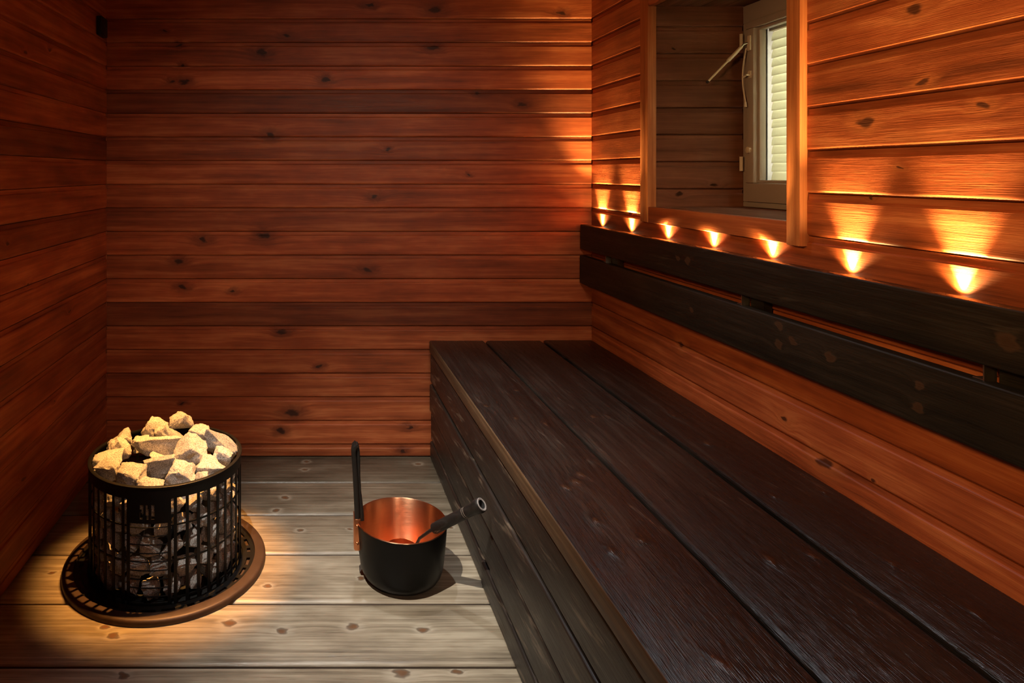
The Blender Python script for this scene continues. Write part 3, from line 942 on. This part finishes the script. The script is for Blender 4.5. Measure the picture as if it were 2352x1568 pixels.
# ------------------------------------------------------------------ bucket and ladle
BC = Vector((0.225, 1.812, 0.0))
bucket = thing('sauna_bucket', 'black sauna bucket with copper inside and a tall handle, standing on the floor', 'bucket', BC)
BRR, BH = 0.1230, 0.155
outer = [(0.0, 0.001), (0.080, 0.001), (0.090, 0.004), (0.100, 0.012), (0.1075, 0.024), (0.112, 0.040), (0.116, 0.070), (0.119, 0.105), (0.1215, 0.140), (BRR, BH - 0.004), (BRR, BH)]
mb = MB(); mb.lathe(outer, BC, 96)
mb.build('shell', M_shell, bucket, 50)
inner = [(BRR, BH), (BRR - 0.0006, BH + 0.0012), (BRR - 0.003, BH + 0.0008), (BRR - 0.0042, BH - 0.002), (0.1165, 0.120), (0.113, 0.070), (0.108, 0.036), (0.101, 0.020), (0.090, 0.010), (0.074, 0.008), (0.070, 0.0085), (0.067, 0.011), (0.0, 0.011)]
mb = MB(); mb.lathe(inner, BC, 96)
mb.build('copper_liner', M_copper, bucket, 50)
# riveted copper plate and the tall handle loop on the left
xo = BC.x - 0.1225
mb = MB(); mb.box(xo - 0.0075, xo - 0.0015, BC.y - 0.017, BC.y + 0.017, 0.082, 0.170, 0.0015)
mp = mb.build('handle_plate', M_copper2, bucket, 40)
mb = MB(); mb.box(xo - 0.006, xo + 0.010, BC.y - 0.026, BC.y - 0.012, 0.084, 0.168, 0.002)
mb.build('handle_clasp', M_copper2, bucket, 40)
for z in (0.104, 0.150):
    mb = MB(); mb.lathe([(0.0045, 0.0), (0.0042, 0.002), (0.0025, 0.0036), (0.0, 0.004)], (0, 0, 0), 12)
    mb.v = [(xo + 0.0005 + a, BC.y - 0.0255 - c, z + b) for a, b, c in mb.v]
    mb.build('rivet', M_copper2, mp, 60)
# strap: an outer and an inner strand meeting at the top
mb = MB()
yb = BC.y - 0.010
outr = [(xo + 0.001, 0.150), (xo + 0.001, 0.185), (xo - 0.0015, 0.235), (xo - 0.004, 0.280), (xo - 0.007, 0.320), (xo - 0.008, 0.345), (xo - 0.006, 0.358), (xo + 0.000, 0.3635)]
innr = [(xo + 0.0135, 0.160), (xo + 0.0135, 0.172), (xo + 0.0105, 0.205), (xo + 0.0065, 0.240), (xo + 0.0045, 0.280), (xo + 0.0045, 0.320), (xo + 0.004, 0.346), (xo + 0.002, 0.358), (xo - 0.001, 0.3635)]


def strap(mb, pts, th, y0, y1, grow=0.0):
    n = len(pts)
    vs, fs = [], []
    for i, (x, z) in enumerate(pts):
        a = Vector((pts[max(i - 1, 0)][0], pts[max(i - 1, 0)][1]))
        b = Vector((pts[min(i + 1, n - 1)][0], pts[min(i + 1, n - 1)][1]))
        d = (b - a).normalized()
        nx, nz = -d.y, d.x
        h = th / 2 + grow * (1 - i / (n - 1))
        for s_, y_ in ((1, y0 + 0.002), (1, y1), (-1, y1), (-1, y0 + 0.002), (-0.6, y0), (0.6, y0)):
            vs.append((x + nx * h * s_, y_, z + nz * h * s_))
    for i in range(n - 1):
        for k in range(6):
            j = (k + 1) % 6
            fs.append((i * 6 + k, i * 6 + j, (i + 1) * 6 + j, (i + 1) * 6 + k))
    fs += [tuple(range(6)), tuple((n - 1) * 6 + k for k in range(6))]
    mb.add(vs, fs)


strap(mb, outr, 0.0115, yb - 0.014, yb + 0.016, 0.001)
strap(mb, innr, 0.0075, yb - 0.008, yb + 0.016, 0.003)
mb.build('handle', M_strap, bucket, 50)

# ladle resting in the bucket
A = Vector((0.3015, 1.748, 0.1630))
B = Vector((0.4065, 1.660, 0.2715))
ax = (B - A).normalized()
ladle = thing('sauna_ladle', 'sauna ladle with dark turned wooden handle, resting inside the black bucket', 'ladle', (0.21, 1.85, 0.02))


def along(u):
    return A + (B - A) * u


mb = MB()
us = [0.0, 0.012, 0.04, 0.3, 0.6, 0.645, 0.66, 0.675, 0.69, 0.71, 0.80, 0.86, 0.90, 0.95, 0.985, 1.0]
rs = [0.0105, 0.0132, 0.0140, 0.0140, 0.0138, 0.0138, 0.0130, 0.0138, 0.0130, 0.0138, 0.0140, 0.0150, 0.0172, 0.0182, 0.0176, 0.0160]
mb.tube([along(u) for u in us], rs, 24, cap=False)
hd = mb.build('handle', M_handle, ladle, 40)
mb = MB()
LL = (B - A).length
mb.lathe([(0.0160, LL), (0.0148, LL + 0.0012), (0.0128, LL + 0.0013), (0.0108, LL)], (0, 0, 0), 24, 0)
mb.lathe([(0.0108, LL), (0.0092, LL - 0.010), (0.0, LL - 0.011)], (0, 0, 0), 24, 1)  # bore coloured black to stand for the shade inside it
rot = ax.to_track_quat('Z', 'Y').to_matrix()
mb.v = [tuple(A + rot @ Vector(v)) for v in mb.v]
mb.build('hollow_end', [M_pale, M_dark], hd, 40)
mb = MB()
for u in (0.66, 0.69):
    mb.tube([along(u - 0.004), along(u + 0.004)], 0.0136, 24)
mb.build('turned_groove', M_groove, hd, 40)
mb = MB()
cup = Vector((0.228, 1.834, 0.0125))
st = along(0.03)
mb.tube([st, st - ax * 0.02, Vector((0.270, 1.782, 0.120)), Vector((0.259, 1.797, 0.085)), Vector((0.255, 1.802, 0.045))], [0.005, 0.0045, 0.004, 0.004, 0.004], 10)
mb.build('stem', M_strap, ladle, 50)
mb = MB()
mb.lathe([(0.0, 0.0), (0.030, 0.0), (0.036, 0.004), (0.041, 0.022), (0.043, 0.056), (0.0415, 0.056), (0.0395, 0.022), (0.035, 0.006), (0.0, 0.003)], cup, 48)
mb.build('cup', M_copper2, ladle, 50)

# ------------------------------------------------------------------ temperature sensor in the corner
mb = MB(); mb.box(LX + 0.001, LX + 0.022, 2.445, 2.515, 1.605, 1.675, 0.004)
sn = mb.build('temperature_sensor', M_sensor, None, 40)
tag(sn, 'small black sensor box high on the left wall near the back corner', 'sensor')

# ------------------------------------------------------------------ lights


def spot(name, loc, aim, watts, col, size, blend, soft):
    d = bpy.data.lights.new(name, 'SPOT')
    d.energy, d.color = watts, col
    d.spot_size, d.spot_blend = R(size), blend
    d.shadow_soft_size = soft
    o = bpy.data.objects.new(name, d)
    COL.objects.link(o)
    o.location = loc
    o.rotation_euler = (Vector(aim) - Vector(loc)).to_track_quat('-Z', 'Y').to_euler()
    return o


spot('ceiling_spotlight', (-0.33, 1.05, 2.12), (0.36, 1.90, 0.0), 200, (1.0, 0.92, 0.82), 46, 1.0, 0.012)
spot('bench_spotlight', (0.10, 2.25, 2.12), (0.42, 1.45, 0.3), 48, (0.92, 0.95, 1.0), 62, 1.0, 0.03)
spot('wall_washer', (-0.55, 0.40, 1.50), (1.05, 1.25, 0.95), 62, (1.0, 0.55, 0.20), 66, 1.0, 0.12)
spot('heater_spotlight', (-0.25, 2.02, 2.12), (-0.40, 1.88, 0.15), 600, (1.0, 0.43, 0.10), 21, 0.8, 0.02)

# added soft fill from behind the camera, no doorway is built there
spot('front_fill', (0.42, -0.40, 1.62), (0.16, 2.57, 0.70), 62, (1.0, 0.74, 0.56), 51, 1.0, 0.16)

w = bpy.data.worlds.new('daylight')
SC.world = w
w.use_nodes = True
bg = w.node_tree.nodes['Background']
bg.inputs[0].default_value = (1.0, 0.98, 0.90, 1)
bg.inputs[1].default_value = 8.0

# ------------------------------------------------------------------ camera
F = 1530.0
cam = bpy.data.cameras.new('camera')
cam.sensor_fit = 'HORIZONTAL'
cam.sensor_width = 36.0
cam.lens = F / 2352 * 36.0
cam.shift_x = (1176 - 732) / 2352
cam.shift_y = -(784 - 397) / 2352
cam.clip_start = 0.02
co = bpy.data.objects.new('camera', cam)
COL.objects.link(co)
co.location = (0, 0, 1.097)
co.rotation_euler = (PI / 2, 0, 0)
SC.camera = co

# keep the full-size render within a sensible time
cy = SC.cycles
cy.use_adaptive_sampling = True
cy.adaptive_threshold = 0.1
cy.adaptive_min_samples = 20
cy.max_bounces = 6
cy.diffuse_bounces = 3
cy.glossy_bounces = 3
cy.transmission_bounces = 4
cy.transparent_max_bounces = 8
vs = SC.view_settings
vs.view_transform = 'Standard'
vs.look = 'None'
vs.gamma = 1.0
vs.use_curve_mapping = False
vs.exposure = 0.0
